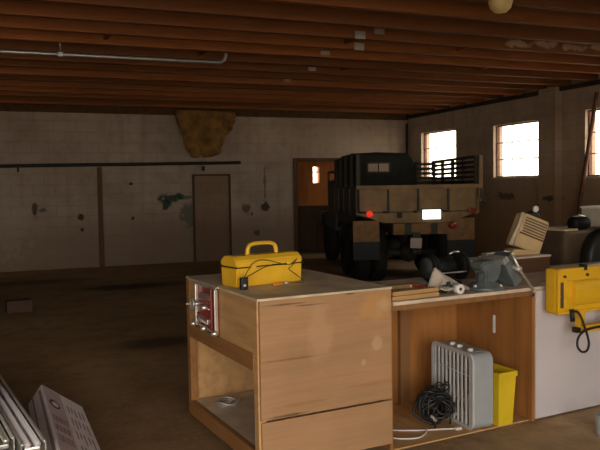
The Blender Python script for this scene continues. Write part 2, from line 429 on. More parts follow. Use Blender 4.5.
struct(MB().box((5.2, YB + .2, 0), (5.35, AY, 2.9)).build('wall_alcove_left', M['jamb']))
struct(MB().box((9.05, YB + .2, 0), (9.2, AY, 2.9)).build('wall_alcove_right', M['door_ply']))
ax0, ax1, az0, az1 = 7.04, 7.215, 1.60, 2.0
w = MB(); w.box((5.2, AY, 0), (ax0, AY + .15, 2.9)); w.box((ax1, AY, 0), (9.2, AY + .15, 2.9)); w.box((ax0, AY, 0), (ax1, AY + .15, az0)); w.box((ax0, AY, az1), (ax1, AY + .15, 2.9))
struct(w.build('wall_alcove_back', M['door_ply']))
tag(MB().box((0, 0, 0), (.95, .5, 1.05), .01).box((.03, -.01, .06), (.46, .0, 1.0)).box((.49, -.01, .06), (.92, .0, 1.0)).build('dark_cupboard', M['jamb'], loc=(6.25, 15.6, 0)), 'dark cupboard standing in the room beyond the doorway', 'cupboard')
e = bpy.data.objects.new('window_6', None); col.objects.link(e); struct(e); e.location = (ax0, AY + .06, az0)
g = MB(); g.box((0, -.01, .26), (ax1 - ax0, .01, .28)); g.box((.11, -.01, 0), (.125, .01, .4)); g.box((0, -.01, .1), (.09, .01, .115)); g.build('muntin', M['jamb'], e)
MB().box((0, -.003, 0), (ax1 - ax0, .003, az1 - az0)).build('pane', M['pane'], e)

# pipes and fittings on the walls and ceiling
p = thing('wall_pipe', 'long black horizontal pipe running along the back block wall', 'pipe', (-4.4, YB - .09, 1.93))
MB().tube(smooth_curve([(0, 0, 0), (4.3, 0, .05), (8.5, 0, .1), (8.75, 0, .108)], 6), .032, 12).build('pipe', M['black_pipe'], p)
for x in (.6, 4.55, 8.1): MB().box((x - .02, -.02, -.06), (x + .02, .09, .03), .004).build('bracket', M['black_pipe'], p)
tag(MB().box((1.585, YB - .09, 0), (1.665, YB - .0, 1.955), .006).build('wall_post', M['post']), 'brown timber post on the back wall rising from floor to the black pipe', 'post')
tag(MB().tube([(XR - .06, YB - .07, 0), (XR - .06, YB - .07, 2.92)], .028, 12).build('corner_pipe', M['rust']), 'thin rusty pipe standing in the corner beyond the truck', 'pipe')
p = thing('ceiling_conduit', 'pale galvanised conduit hanging below the ceiling joists', 'conduit', (0, 8.3, 3.0))
MB().tube([(-3.9, 0, .0), (.5, 0, 0), (2.34, 0, 0)] + [(2.34 + .09 * math.sin(a), 0, .09 - .09 * math.cos(a)) for a in (R(30), R(60), R(90))] + [(2.43, 0, .39)], .021, 12).build('conduit', M['galv'], p)
for x in (.56, -2.4):
    MB().tube([(x, 0, .02), (x, 0, .22), (x - .04, 0, .39)], .010, 8).box((x - .03, -.03, -.026), (x + .03, .03, .026), .008).build('hanger', M['galv'], p)
PL = [(3.531, 6.94, 3.125, 'pale metal plate on a joist, upper of a close pair'), (3.812, 7.52, 3.128, 'pale metal plate on a joist, lower of a close pair'),
      (3.762, 6.94, 3.196, 'pale metal plate on a joist, topmost in view above the close pair'), (3.639, 8.10, 3.148, 'small pale metal plate on the next joist beyond the close pair'),
      (3.958, 9.26, 3.149, 'small dull metal strip on a joist between two other small plates'), (4.031, 10.42, 3.160, 'small dull metal strip on a joist, farthest back of the plates')]
for n, (x, yy, z, lb) in enumerate(PL):
    big = n < 3
    hw, hh = (.062, .042) if big else (.06, .026)
    o = MB().box((-hw, -.012, -hh), (hw, .0, hh), .003)
    for sx_ in (-1, 1): o.cyl((sx_ * hw * .6, -.016, 0), (sx_ * hw * .6, -.011, 0), .006, 8)
    tag(o.build('metal_plate', M['steel'], loc=(x, yy, z)), lb, 'metal plate', 'metal plates nailed to the joists')  # plain metal plates nailed to the joist faces, nothing is mounted on them
p = thing('ceiling_lamp', 'round cream ceiling lamp under the joists', 'lamp', (3.81, 4.93, 3.02))
MB().lathe([(0.001, -.10), (.05, -.088), (.085, -.055), (.10, 0), (.088, .05), (.06, .085), (.045, .10)]).build('globe', M['lamp'], p)
MB().lathe([(.001, .115), (.07, .115), (.075, .105), (.06, .1), (.045, .095), (.001, .095)]).build('holder', M['white'], p)
MB().box((-.12, -.34, .10), (.12, .30, .125)).build('mounting_board', M['joist'], p)

# ragged hanging insulation
out = [(3.1, 3.085), (3.142, 2.815), (3.201, 2.692), (3.261, 2.538), (3.272, 2.352), (3.333, 2.243), (3.427, 2.212), (3.441, 2.118), (3.538, 2.134), (3.62, 2.212), (3.683, 2.134), (3.797, 2.15), (3.895, 2.181), (4.012, 2.245), (4.018, 2.546), (4.135, 2.579), (4.171, 2.739), (4.321, 2.757), (4.408, 2.934), (4.394, 3.085)]
t = bmesh.new()
vs = [t.verts.new((x, 0, z)) for x, z in out]; f = t.faces.new(vs)
bmesh.ops.triangulate(t, faces=[f])
bmesh.ops.subdivide_edges(t, edges=t.edges[:], cuts=5, use_grid_fill=True)
for v in t.verts:
    x, z = v.co.x, v.co.z; d = 3.09 - z
    v.co.y = YB - .22 + d * (.07 * math.sin(x * 13 + z * 2) + .04 * math.sin(x * 29 + 1 + z * 7) + .03 * math.sin(z * 19)) + (.13 * max(0, (x - 3.95 + .12 * math.sin(z * 9))) / .4 if x > 3.9 else 0) - .10 * d
    v.co.x += .012 * math.sin(z * 40)
b = MB(); b._merge(t, 0, True)
o = b.build('torn_insulation', M['tarp'])
solid(o, .03)
tag(o, 'ragged mustard sheet of torn insulation hanging from ceiling at the back wall', 'insulation')
tag(MB().tube(smooth_curve([(8.33, 8.98, 0), (8.36, 8.85, 1.1), (8.42, 8.72, 2.1), (8.48, 8.62, 2.9)]), .032, 10).build('leaning_pole', M['rust']), 'rusty reddish pole leaning on the wall in front of a window edge', 'pole')

# ------------------------------------------------------------------ the truck
TR = thing('cargo_truck', 'tan military style cargo truck with stake sides parked facing the back wall', 'truck', (4.806, 9.603, 0), R(-16.70))
TW = 1.86; BL = 2.35
ol = M['olive']
g = MB(); g.box((.02, 0, 1.115), (TW, .05, 1.49)); g.build('tailgate', ol, TR)
g = MB(); g.box((-.01, -.035, 1.455), (TW + .03, .06, 1.515), .01); g.build('tailgate_rail', M['tan_case'] if False else ol, TR)
for x in (.473, .932, 1.395): MB().box((x - .016, -.03, 1.12), (x + .016, .0, 1.455), .004).build('tailgate_rib', M['olive_dark'], TR)
for x in (.08, .44, .9, 1.36, 1.78): MB().cyl((x - .05, -.02, 1.112), (x + .05, -.02, 1.112), .018, 10).build('tailgate_hinge', M['olive_dark'], TR)
MB().prism([(-.03, 1.10), (.41, .945), (TW - .44, .945), (TW, 1.10)], 1, -.02, .10).build('rear_sill', ol, TR)
MB().box((0, .05, 1.05), (TW, BL, 1.115)).build('bed_floor', M['olive_dark'], TR)
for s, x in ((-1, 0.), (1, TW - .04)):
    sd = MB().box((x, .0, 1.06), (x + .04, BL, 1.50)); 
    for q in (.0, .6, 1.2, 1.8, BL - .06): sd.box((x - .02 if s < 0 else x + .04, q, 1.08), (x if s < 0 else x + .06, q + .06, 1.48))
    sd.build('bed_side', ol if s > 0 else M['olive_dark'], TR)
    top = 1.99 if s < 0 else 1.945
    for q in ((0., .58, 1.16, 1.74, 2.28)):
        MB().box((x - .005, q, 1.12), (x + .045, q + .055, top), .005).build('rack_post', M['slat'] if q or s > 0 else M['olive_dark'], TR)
    for k in range(6):
        z = 1.525 + k * .0755 * (1 if s > 0 else 1.06)
        MB().box((x + (.045 if s < 0 else -.02), .0, z), (x + (.065 if s < 0 else -.002), BL, z + .045), .003).build('rack_slat', M['slat'], TR)
MB().box((TW + .01, -.03, 1.25), (TW + .07, .05, 1.95), .008).build('rear_stake', ol, TR)
MB().prism([(TW + .02, 1.30), (TW + .12, 1.21), (TW + .12, 1.28), (TW + .05, 1.45), (TW + .02, 1.45)], 1, -.04, .04).build('corner_bracket', M['olive_dark'], TR)
g = MB()
for k in range(5): g.box((1.50, BL - .05, 1.525 + k * .085), (TW - .05, BL - .02, 1.525 + k * .085 + .05), .003)
g.box((1.49, BL - .03, 1.1), (1.53, BL, 1.93))
g.build('front_rack', M['slat'], TR)
# canvas cover at front of bed / cab with rear window
c0 = BL + .06; c1 = c0 + 1.05
prof = [(.19, 1.45), (.19, 1.90), (.23, 2.02), (.33, 2.085), (.8, 2.105), (1.34, 2.085), (1.44, 2.0), (1.53, 1.84), (1.58, 1.45)]
wx0, wx1, wz0, wz1 = .612, 1.045, 1.745, 1.935
# rear panel of canvas with window hole: four prisms
g = MB()
g.prism([(.19, 1.2), (.19, 1.90), (.23, 2.02), (.33, 2.085), (wx0, 2.10), (wx0, 1.2)], 1, c0, c0 + .03)
g.prism([(wx1, 1.2), (wx1, 2.10), (1.34, 2.085), (1.44, 2.0), (1.53, 1.84), (1.58, 1.2)], 1, c0, c0 + .03)
g.prism([(wx0, wz1), (wx0, 2.10), (.8, 2.105), (wx1, 2.10), (wx1, wz1)], 1, c0, c0 + .03)
g.prism([(wx0, 1.2), (wx0, wz0), (wx1, wz0), (wx1, 1.2)], 1, c0, c0 + .03)
cb = g.build('cab_back', M['canvas'], TR)
g = MB(); t = .022
g.box((wx0 - .01, c0 - .015, wz0 - .01), (wx0 + t, c0 + .04, wz1 + .01)); g.box((wx1 - t, c0 - .015, wz0 - .01), (wx1 + .01, c0 + .04, wz1 + .01))
g.box((wx0, c0 - .015, wz1 - t), (wx1, c0 + .04, wz1 + .01)); g.box((wx0, c0 - .015, wz0 - .01), (wx1, c0 + .04, wz0 + t)); g.box(((wx0 + wx1) / 2 - .008, c0 - .01, wz0), ((wx0 + wx1) / 2 + .008, c0 + .03, wz1))
rw = g.build('rear_window', M['olive_dark'], TR)
MB().box((.055, .03, 1.49), (.068, BL - .02, 1.965)).build('side_tarp', M['canvas'], TR)
MB().box((wx0 + t, c0 + .01, wz0 + t), (wx1 - t, c0 + .018, wz1 - t)).build('pane', M['pane'], rw)
roof = MB()
rp = prof[1:-1]
for (x0, z0), (x1, z1) in zip(rp[:-1], rp[1:]):
    roof.prism([(x0, z0), (x1, z1), (x1, z1 - .03), (x0, z0 - .03)], 1, c0, c1)
for q in (c0 + .02, (c0 + c1) / 2, c1 - .02):
    roof.tube([(x, q, z) for x, z in rp], .02, 8)
roof.build('canvas_roof', M['canvas'], TR)
g = MB(); g.box((.02, c0, .75), (.06, c1, 1.45)); g.box((1.62, c0, .75), (1.66, c1, 1.45)); g.box((.02, c1 - .04, .75), (1.66, c1, 1.45)); g.box((.02, c0, .70), (1.66, c1, .76))
g.box((.02, c0, 1.45), (.05, c1, 1.62)); g.box((.02, c0, 1.62), (.05, c0 + .1, 1.80)); g.box((.02, c1 - .1, 1.62), (.05, c1, 1.80)); g.box((.02, c0, 1.76), (.19, c1, 1.80)); g.box((1.54, c1 - .08, 1.45), (1.58, c1, 1.84))
g.build('cab', M['olive_dark'], TR)
g = MB(); g.box((.34, c1, .75), (1.34, c1 + .85, 1.32), .06); g.build('hood', M['olive_dark'], TR)
g = MB()
for x in (-.02, 1.36): MB().prism([(c1 - .1, .75), (c1 + .1, 1.0), (c1 + .8, 1.0), (c1 + .9, .8), (c1 + .9, .7), (c1 + .75, .93), (c1 + .15, .93), (c1, .72)], 0, x, x + .34).build('fender', M['olive_dark'], TR)
MB().box((.05, c1 + .92, .55), (1.65, c1 + 1.0, .70), .01).build('front_bumper', M['olive_dark'], TR)
for x in (.55, 1.18): MB().box((x, .1, .78), (x + .1, c1 + .92, .93)).build('chassis_rail', M['olive_dark'], TR)
MB().box((.545, -.03, .765), (1.38, .10, .935), .008).build('rear_crossmember', M['flap_tan'], TR)
for x in (.72, 1.12): MB().box((x, -.045, .765), (x + .1, -.03, .935), .004).build('crossmember_bracket', M['olive_dark'], TR)
def wheel(x, y, r=.44, wd=.22):
    wh = MB().lathe([(r * .55, -wd / 2), (r * .92, -wd / 2), (r, -wd * .32), (r, wd * .32), (r * .92, wd / 2), (r * .55, wd / 2)], (x, y, r), 0, 28).build('wheel', M['tyre'], TR)
    h = MB().lathe([(.001, -.05), (.09, -.05), (.11, -.02), (r * .5, .0), (r * .56, -wd * .45), (r * .56, wd * .45), (r * .5, .02), (.001, .04)], (x, y, r), 0, 20).build('hub', M['olive_dark'], wh)
for y in (.62, 1.62):
    for x in (.14, .40, 1.46, 1.72): wheel(x, y)
for x in (.15, 1.52): wheel(x, c1 + .45)
for y in (.62, 1.62): MB().cyl((.1, y, .44), (1.76, y, .44), .055, 12).lathe([(.001, -.15), (.12, -.12), (.16, 0), (.12, .12), (.001, .15)], (.93, y, .44), 0, 16).build('axle', M['olive_dark'], TR)
MB().cyl((.15, c1 + .45, .44), (1.52, c1 + .45, .44), .05, 12).build('axle', M['olive_dark'], TR)
for (a, b) in ((-.06, .34), (1.39, 1.815)):
    mf = MB().box((a, .02, .665), (b, .05, 1.0 if a > 0 else .985)).build('mud_flap', M['flap_tan'], TR)
    MB().box((a, .015, .395), (b, .045, .668)).build('flap_skirt', M['flap_dark'], mf)
g = MB(); g.cyl((.18, -.03, 1.09), (.18, -.07, 1.09), .044, 18); g.build('tail_lamp', M['tail_red'], TR, label='red tail lamp with flash glare put in as glow')
g = MB(); g.box((1.70, -.07, 1.07), (1.815, -.02, 1.16), .015); g.build('tail_lamp', M['dull_red'], TR, label='unlit dull red tail lamp')
MB().cyl((1.45, -.03, .9), (1.45, -.06, .9), .06, 14).build('reflector', M['dull_red'], TR)
MB().box((.992, -.045, .995), (1.27, -.025, 1.135), .004).build('number_plate', M['plate_glare'], TR, label='white number plate with flash glare put in as glow')
g = MB().box((.975, -.025, .98), (1.287, -.0, 1.15)); g.build('plate_frame', M['olive_dark'], TR)
MB().box((.755, -.215, .575), (.93, -.20, .725), .004, rot=(0, R(3), 0)).build('paper_tag', M['tag'], TR, label='pale pinkish white square tag')
MB().box((.60, -.045, 1.02), (.68, -.02, 1.10), .006).build('socket_box', M['black'], TR)
g = MB().box((.82, -.1, .48), (.95, .1, .80), .02); g.lathe([(.03, -.03), (.06, -.03), (.06, .03), (.03, .03)], (.88, -.14, .60), 0, 16); g.build('tow_hook', M['olive_dark'], TR)

# ------------------------------------------------------------------ cabinet with the built-in saw
BY = R(5.5); BO = (1.145, 3.439, 0)
bx = Vector((math.cos(BY), math.sin(BY), 0)); bd = Vector((-math.sin(BY), math.cos(BY), 0))
def bp(s, t, z=0.): return tuple(Vector(BO) + bx * s + bd * t + Vector((0, 0, z)))
CAB = thing('plywood_cabinet', 'plywood cabinet on casters with an open lower shelf and worn top', 'cabinet', BO, BY)
CW, CD, CH = .822, 1.12, .95
MB().box((.008, -.014, .315), (CW - .004, .004, .938), .002).build('front_panel', M['plywood'], CAB)
MB().box((.012, -.012, .055), (CW - .002, .004, .304), .002).build('front_panel', M['plywood'], CAB)
MB().prism([(-.005, -.016), (CW, -.016), (CW, CD), (.0, CD), (.0, 1.055), (.46, 1.055), (.46, .52), (-.005, .52)], 2, .938, .95).build('cabinet_top', M['grey_top'], CAB)
for (a, b) in ((0, 0.004), (0, CD - .05)):
    MB().box((a, b, .06), (a + .045, b + .05, .935)).build('corner_post', M['side_wood'] if b < .1 else M['rail_wood'], CAB)
MB().box((CW - .045, .004, .06), (CW, .05, .935)).build('corner_post', M['stud'], CAB)
MB().box((.004, .054, .655), (.022, .556, .935)).build('side_panel', M['side_wood'], CAB)
MB().box((.004, .885, .655), (.022, CD - .05, .935)).build('side_panel', M['side_wood'], CAB)
MB().box((-.004, .054, .565), (.03, CD - .05, .655), .003).build('side_rail', M['rail_wood'], CAB)
MB().box((-.004, .054, .055), (.03, CD - .05, .145), .003).build('side_rail', M['rail_wood'], CAB)
MB().box((.03, .054, .125), (CW - .02, CD - .05, .145)).build('shelf', M['bench_top'], CAB)
MB().box((.045, CD - .018, .06), (CW, CD, .935)).build('back_panel', M['side_wood'], CAB)
MB().box((CW - .018, .05, .06), (CW, CD - .018, .935)).build('side_panel', M['side_wood'], CAB)
for (x, y) in ((.08, .06), (.66, .06), (.08, CD - .1), (.74, CD - .1)):
    cs = MB().lathe([(.001, -.012), (.024, -.012), (.028, -.006), (.028, .006), (.024, .012), (.001, .012)], (x, y, .028), 0, 18).build('caster', M['black'], CAB)
    g = MB().box((x - .02, y - .02, .055), (x + .02, y + .02, .06)); g.box((x - .018, y - .012, .025), (x - .014, y + .012, .056)); g.box((x + .014, y - .012, .025), (x + .018, y + .012, .056)); g.build('fork', M['steel'], cs)
SAW = thing('table_saw', 'red and steel table saw set into the far corner of the plywood cabinet', 'saw', bp(0, 0, .655), BY)
MB().box((-.008, .56, .03), (.42, .872, .275), .004).build('saw_body', M['saw_red'], SAW)
MB().box((-.014, .525, .283), (.455, 1.05, .2955), .003).build('saw_table', M['grey_top'], SAW)
MB().box((-.024, .525, .275), (-.019, .90, .293), .002).build('fence_rail', M['steel'], SAW)
for y in (.87, .60): MB().box((-.03, y - .008, .03), (-.008, y + .006, .275), .004).build('frame_post', M['chrome'] if y > .8 else M['saw_red'], SAW)
MB().box((-.03, .532, .02), (-.008, .545, .275), .003).build('frame_post', M['chrome'], SAW)
MB().box((-.03, .546, .03), (-.008, .562, .275), .003).build('frame_post', M['black'], SAW)
MB().cyl((-.03, .52, .03), (-.03, .90, .03), .008, 12).build('lower_rail', M['chrome'], SAW)
for y in (.52, .70, .885): MB().lathe([(.001, -.024), (.012, -.022), (.018, 0), (.012, .02), (.001, .024)], (-.034, y, .028), 0, 14).build('rail_knob', M['chrome'], SAW)
g = MB().cyl((-.0, .79, .165), (-.075, .79, .165), .009, 10); g.build('crank_shaft', M['chrome'], SAW)
g = MB().tube([(-.075, .79 + .028 * math.cos(a), .165 + .028 * math.sin(a)) for a in [2 * math.pi * i / 20 for i in range(20)]], .007, 8, True)
for i in range(3):
    a = 2 * math.pi * i / 3; g.cyl((-.075, .79, .165), (-.075, .79 + .028 * math.cos(a), .165 + .028 * math.sin(a)), .004, 8)
g.cyl((-.075, .79 + .026, .165), (-.105, .79 + .026, .165), .006, 10)
g.build('handwheel', M['steel'], SAW)
g = MB().box((-.025, .62, .20), (-.006, .80, .235), .003); g.box((-.03, .66, .06), (-.006, .84, .085), .003); g.cyl((-.02, .64, .15), (-.02, .85, .15), .009, 10); g.cyl((-.01, .70, .155), (-.05, .70, .15), .015, 12); g.build('adjuster', M['chrome'], SAW)
MB().tube([(-.02, .84, .10), (-.03, .76, .065), (-.025, .66, .06)], .007, 8).build('lever', M['tag'], SAW)

# toolbox
TB = thing('toolbox', 'yellow plastic toolbox with a loop handle on the plywood cabinet top', 'toolbox', bp(.06, .408, .9515), BY + R(9))
TB.scale = (1, 1, .91)
L_, D_ = .455, .165
g = MB()
g.prism([(.0, .006), (.012, 0), (D_ - .012, 0), (D_, .006), (D_ + .006, .122), (-.006, .122)], 0, .0, L_, bev=.006)
g.build('case_body', M['yellow_case'], TB)
g = MB().box((-.006, -.01, .121), (L_ + .006, D_ + .01, .128)); g.build('lid_seam', M['dark_seam'], TB)
g = MB(); g.prism([(-.008, .128), (D_ + .008, .128), (D_ + .004, .165), (D_ - .03, .193), (.03, .193), (-.004, .165)], 0, -.004, L_ + .004, bev=.007); g.build('lid', M['yellow_case'], TB)
hp = [(.125, D_ / 2, .19), (.132, D_ / 2, .235), (.155, D_ / 2, .257), (.20, D_ / 2, .262), (.26, D_ / 2, .262), (.30, D_ / 2, .256), (.322, D_ / 2, .235), (.33, D_ / 2, .19)]
MB().tube(smooth_curve(hp, 5), .0135, 12).build('handle', M['yellow_case'], TB)
for x in (.09, .34): MB().box((x, -.016, .09), (x + .035, -.004, .15), .004).build('latch', M['yellow_case'], TB)
# charger and its cable
CG = thing('charger', 'small black plug-in charger standing in front of the yellow toolbox', 'charger', bp(.072, .335, .9515), BY)
MB().box((-.02, -.016, 0), (.022, .016, .068), .005).build('housing', M['black'], CG)
MB().cyl((0, 0, .066), (-.001, 0, .098), .0025, 8).build('prong', M['steel'], CG)
g = MB().box((-.008, -.0175, .02), (.006, -.0155, .03)); g.build('rating_label', M['white'], CG)
def tbp(x, y, z): return tuple(TB.matrix_basis @ Vector((x, y, z)))
TBm = Matrix.Translation(TB.location) @ Matrix.Rotation(BY + R(9), 4, 'Z')
def tbp(x, y, z): return TBm @ Vector((x, y, z))
cp = [Vector(bp(.08, .345, 1.018)), tbp(.075, -.03, .12), tbp(.12, -.022, .145), tbp(.17, -.02, .15), tbp(.24, -.018, .135), tbp(.31, -.018, .115), tbp(.36, -.02, .11), tbp(.41, -.018, .14), tbp(.37, -.022, .10), tbp(.34, -.03, .085), tbp(.39, -.03, .05), tbp(.43, -.04, .015), tbp(.42, -.07, .004), tbp(.37, -.065, .004), tbp(.30, -.045, .005)]
cp2 = [Vector(bp(.085, .34, 1.015)), tbp(.11, -.03, .085), tbp(.17, -.022, .105), tbp(.24, -.02, .118), tbp(.33, -.02, .115)]
tag(MB().tube(smooth_curve(cp, 7), .0022, 6).tube(smooth_curve(cp2, 7), .0022, 6).build('charger_cable', M['black']), 'thin black cable draped over the front of the yellow toolbox', 'cable')
PN = thing('marker_pen', 'orange marker pen with a white tip lying beside the toolbox', 'pen', bp(.27, .378, .959), BY + R(14))
MB().cyl((0, 0, 0), (.085, 0, 0), .0075, 10).build('barrel', M['orange_ink'], PN)
MB().cyl((.085, 0, 0), (.125, 0, 0), .006, 10, .004).build('cap', M['white'], PN)
# things on the open shelf
g = MB()
for k in range(4):
    rr = .05 + .009 * k
    g.tube([(rr * math.cos(a), rr * .8 * math.sin(a), .006 + .006 * k + .008 * math.sin(3 * a + k)) for a in [2 * math.pi * i / 24 for i in range(24)]], .006, 6, True)
o = g.build('cord_coil', M['steel'], loc=bp(.17, .86, .1465)); tag(o, 'small coil of grey cord lying on the cabinet lower shelf', 'cord')
tag(MB().tube(smooth_curve([(0, 0, 0), (.10, .07, 0), (.22, .05, 0), (.32, .12, 0), (.4, .08, 0)], 6), .006, 6).build('loose_cord', M['flap_tan'], loc=bp(.16, .33, .152), rz=BY), 'loose tan cord trailing across the cabinet lower shelf', 'cord')

# ------------------------------------------------------------------ long workbench
BEN = thing('workbench', 'long workbench with plywood knee space and white front sheet', 'workbench', BO, BY)
B0 = CW + .012; B1 = 4.3; BT = .86
MB().box((B0, -.012, BT - .022), (B1, .78, BT), .003).build('bench_top', M['bench_top'], BEN)
MB().box((B0, .03, BT - .06), (B1, .05, BT - .023)).build('front_rail', M['stud'], BEN)
MB().box((B0, .725, .0), (B1, .745, BT - .023)).build('back_panel', M['plywood_up'], BEN)
MB().box((1.38, .69, .0), (1.46, .725, BT - .023)).build('stud', M['stud'], BEN)
MB().box((B0 + .0, .03, .0), (B0 + .02, .724, BT - .061)).build('end_panel', M['plywood_up'], BEN)
MB().box((1.900, .021, .0), (1.922, .724, BT - .061)).build('divider_panel', M['plywood_up'], BEN)
MB().box((1.902, -.004, .0), (1.925, .02, BT - .061)).build('divider_edge', M['plywood_up'], BEN)
MB().box((1.926, -.014, .012), (3.35, -.002, BT - .024), .001).build('front_sheet', M['sheet'], BEN)
for x in (2.6, 3.3, 4.2): MB().box((x, .03, 0), (x + .08, .1, BT - .061)).build('leg', M['stud'], BEN)
MB().box((1.8945, .325, .51), (1.8995, .345, .63)).build('paper_strip', M['white'], BEN)
MB().box((B0 + .02, .01, .0), (1.884, .69, .008)).build('floor_sheet', M['side_wood'], BEN)

# lumber strips
for n, (x0, x1, t0, z, lb) in enumerate([(.85, 1.19, .02, .8605, 'pine strip lowest at the bench edge beside the cabinet'), (.86, 1.20, .03, .8855, 'pine strip lying on top of another at the bench edge'),
                                   (.86, 1.19, .09, .8605, 'pine strip lying behind the two stacked ones on the bench')]):
    tag(MB().box((0, 0, 0), (x1 - x0, .045, .024), .002).build('wood_strip', M['lumber'], loc=bp(x0, t0, z), rz=BY + R((1.5, 3, -1)[n])), lb, 'wood strip', 'pine strips on the bench')
tag(MB().box((0, 0, 0), (.09, .07, .05), .003).build('wood_block', M['stud'], loc=bp(.93, .36, .8605), rz=BY), 'small brown wood block on bench beside the cabinet', 'wood block')
tag(MB().box((0, 0, 0), (.30, .09, .02), .002).build('wood_offcut', M['lumber'], loc=bp(1.03, .42, .8605), rz=BY + R(-4)), 'flat pale wood offcut behind the strips on the bench', 'wood offcut')
KN = thing('utility_knife', 'small red and white utility knife on the bench behind the strips', 'knife', bp(1.27, .40, .8605), BY + R(-50))
MB().box((0, -.012, 0), (.10, .012, .02), .005).build('handle', M['dull_red'], KN)
MB().box((-.05, -.01, .002), (.0, .01, .018), .004).build('grip', M['white'], KN)
MB().box((.10, -.008, .008), (.14, .008, .011)).build('blade', M['steel'], KN)
# rag
def rag(u, v):
    x = (u - .5) * .08; y = (v - .5) * .08
    return (x, y, .012 + .03 * math.exp(-((x * 14) ** 2 + (y * 14) ** 2)) + .008 * math.sin(u * 17) * math.sin(v * 13 + 1))
tag(solid(MB().grid(rag, 14, 12).build('rag', M['paper'], loc=bp(1.245, .045, .8625), rz=BY + R(20)), .004), 'crumpled pale rag at the ends of the pine strips', 'rag')
RL = thing('tape_roll', 'white tape roll facing outward on the bench edge by crumpled paper', 'tape', bp(1.345, .045, .890), BY + R(-8))
MB().lathe([(.011, -.03), (.028, -.03), (.030, -.027), (.030, .027), (.028, .03), (.011, .03), (.011, -.03)], axis=1, n=24).build('roll', M['white'], RL)
MB().lathe([(.008, -.028), (.011, -.028), (.011, .028), (.008, .028), (.008, -.028)], axis=1, n=20).build('core', M['stud'], RL)
tag(MB().lathe([(.001, 0), (.024, 0), (.025, .004), (.022, .045), (.012, .058), (.012, .07), (.001, .07)], n=18).build('small_bottle', M['bag'], loc=bp(1.302, .08, .8605)), 'small dark green bottle beside the white tape roll', 'bottle')
# crumpled paper
def crum(u, v):
    x = u * .22; y = (v - .5) * .17
    h = max(0, .135 * (1 - abs(u - .2) / (.22 if u < .2 else .85))) * (1 - abs(v - .45) * 1.5)
    return (x + .02 * math.sin(v * 9), y, .003 + max(0, h) + .012 * abs(math.sin(u * 11 + v * 4)) * abs(math.sin(v * 8 + u * 3)))
tag(solid(MB().grid(crum, 26, 20).build('crumpled_paper', M['paper'], loc=bp(1.255, .20, .862), rz=BY + R(-10)), .003), 'crumpled greyish brown paper peaked on the bench beside the vise', 'paper')

# black bench grinder
BG = thing('bench_grinder', 'black bench grinder with round guard standing on the bench back edge', 'grinder', bp(1.535, .40, .8605), BY)
BG.scale = (.74, .74, .80)
MB().box((-.12, -.09, 0), (.12, .09, .03), .01).build('base', M['black_metal'], BG)
MB().prism([(-.07, .03), (.07, .03), (.05, .08), (-.05, .08)], 1, -.06, .06).build('pedestal', M['black_metal'], BG)
MB().lathe([(.001, -.12), (.06, -.12), (.078, -.10), (.082, 0), (.078, .10), (.06, .12), (.001, .12)], (0, 0, .145), 0, 28).build('motor', M['black_metal'], BG)
for s in (-1, 1):
    gd = MB().lathe([(.001, -.032), (.105, -.032), (.115, -.02), (.115, .02), (.105, .032), (.001, .032)], (s * .165, 0, .145), 0, 32).build('wheel_guard', M['black_metal'], BG)
    MB().lathe([(.001, -.02), (.085, -.02), (.085, .02), (.001, .02)], (s * .205, 0, .145), 0, 28).build('grinding_wheel', M['flap_dark'], gd)
MB().box((-.14, -.13, .105), (.14, -.105, .115), .003).build('tool_rest', M['steel'], BG)
g = MB().tube([(.03, -.02, .25), (.08, -.02, .268), (.14, -.02, .262)], .008, 8); g.build('guard_handle', M['chrome'], BG)
MB().box((-.17, .02, .05), (-.11, .09, .22), .01).build('switch_box', M['black_metal'], BG)
# vise
VS = thing('bench_vise', 'blue grey swivel bench vise with tilted jaws at the bench edge', 'vise', bp(1.60, .09, .8605), BY)
MB().lathe([(.001, 0), (.115, 0), (.115, .018), (.10, .024), (.09, .04), (.055, .05), (.05, .10), (.001, .10)], n=28).build('swivel_base', M['vise'], VS)
for a in (R(-60), R(70), R(190)): MB().lathe([(.001, .02), (.013, .02), (.013, .036), (.001, .04)], (.098 * math.cos(a), .098 * math.sin(a), 0), 2, 6).build('bolt', M['chrome'], VS)
MB().prism([(-.05, .045), (.05, .045), (.085, .11), (.085, .175), (.02, .185), (-.075, .175), (-.08, .14), (-.035, .11)], 1, -.055, .055, bev=.01).build('body', M['vise'], VS)
T = Matrix.Translation((.165, -.01, .12)) @ Matrix.Rotation(R(-33), 4, 'Y')
g = MB().box((-.05, -.07, -.10), (.05, .07, .10), .01).xf(T); g.build('movable_jaw', M['vise'], VS)
g = MB().box((-.055, -.08, .075), (-.035, .08, .115), .004).box((-.03, -.08, .075), (-.012, .08, .115), .004).xf(T); g.build('jaw_plate', M['steel'], VS)
g = MB().cyl((.16, -.03, .145), (.16, -.135, .125), .017, 14); g.build('screw', M['steel'], VS)
g = MB().tube([(.105, -.125, .225), (.165, -.125, .12), (.285, -.125, -.02)], .008, 10)
for q in ((.103, -.125, .228), (.287, -.125, -.022)): g.lathe([(.001, -.012), (.010, -.008), (.013, 0), (.010, .008), (.001, .012)], q, 2, 12)
g.build('handle_rod', M['chrome'], VS)
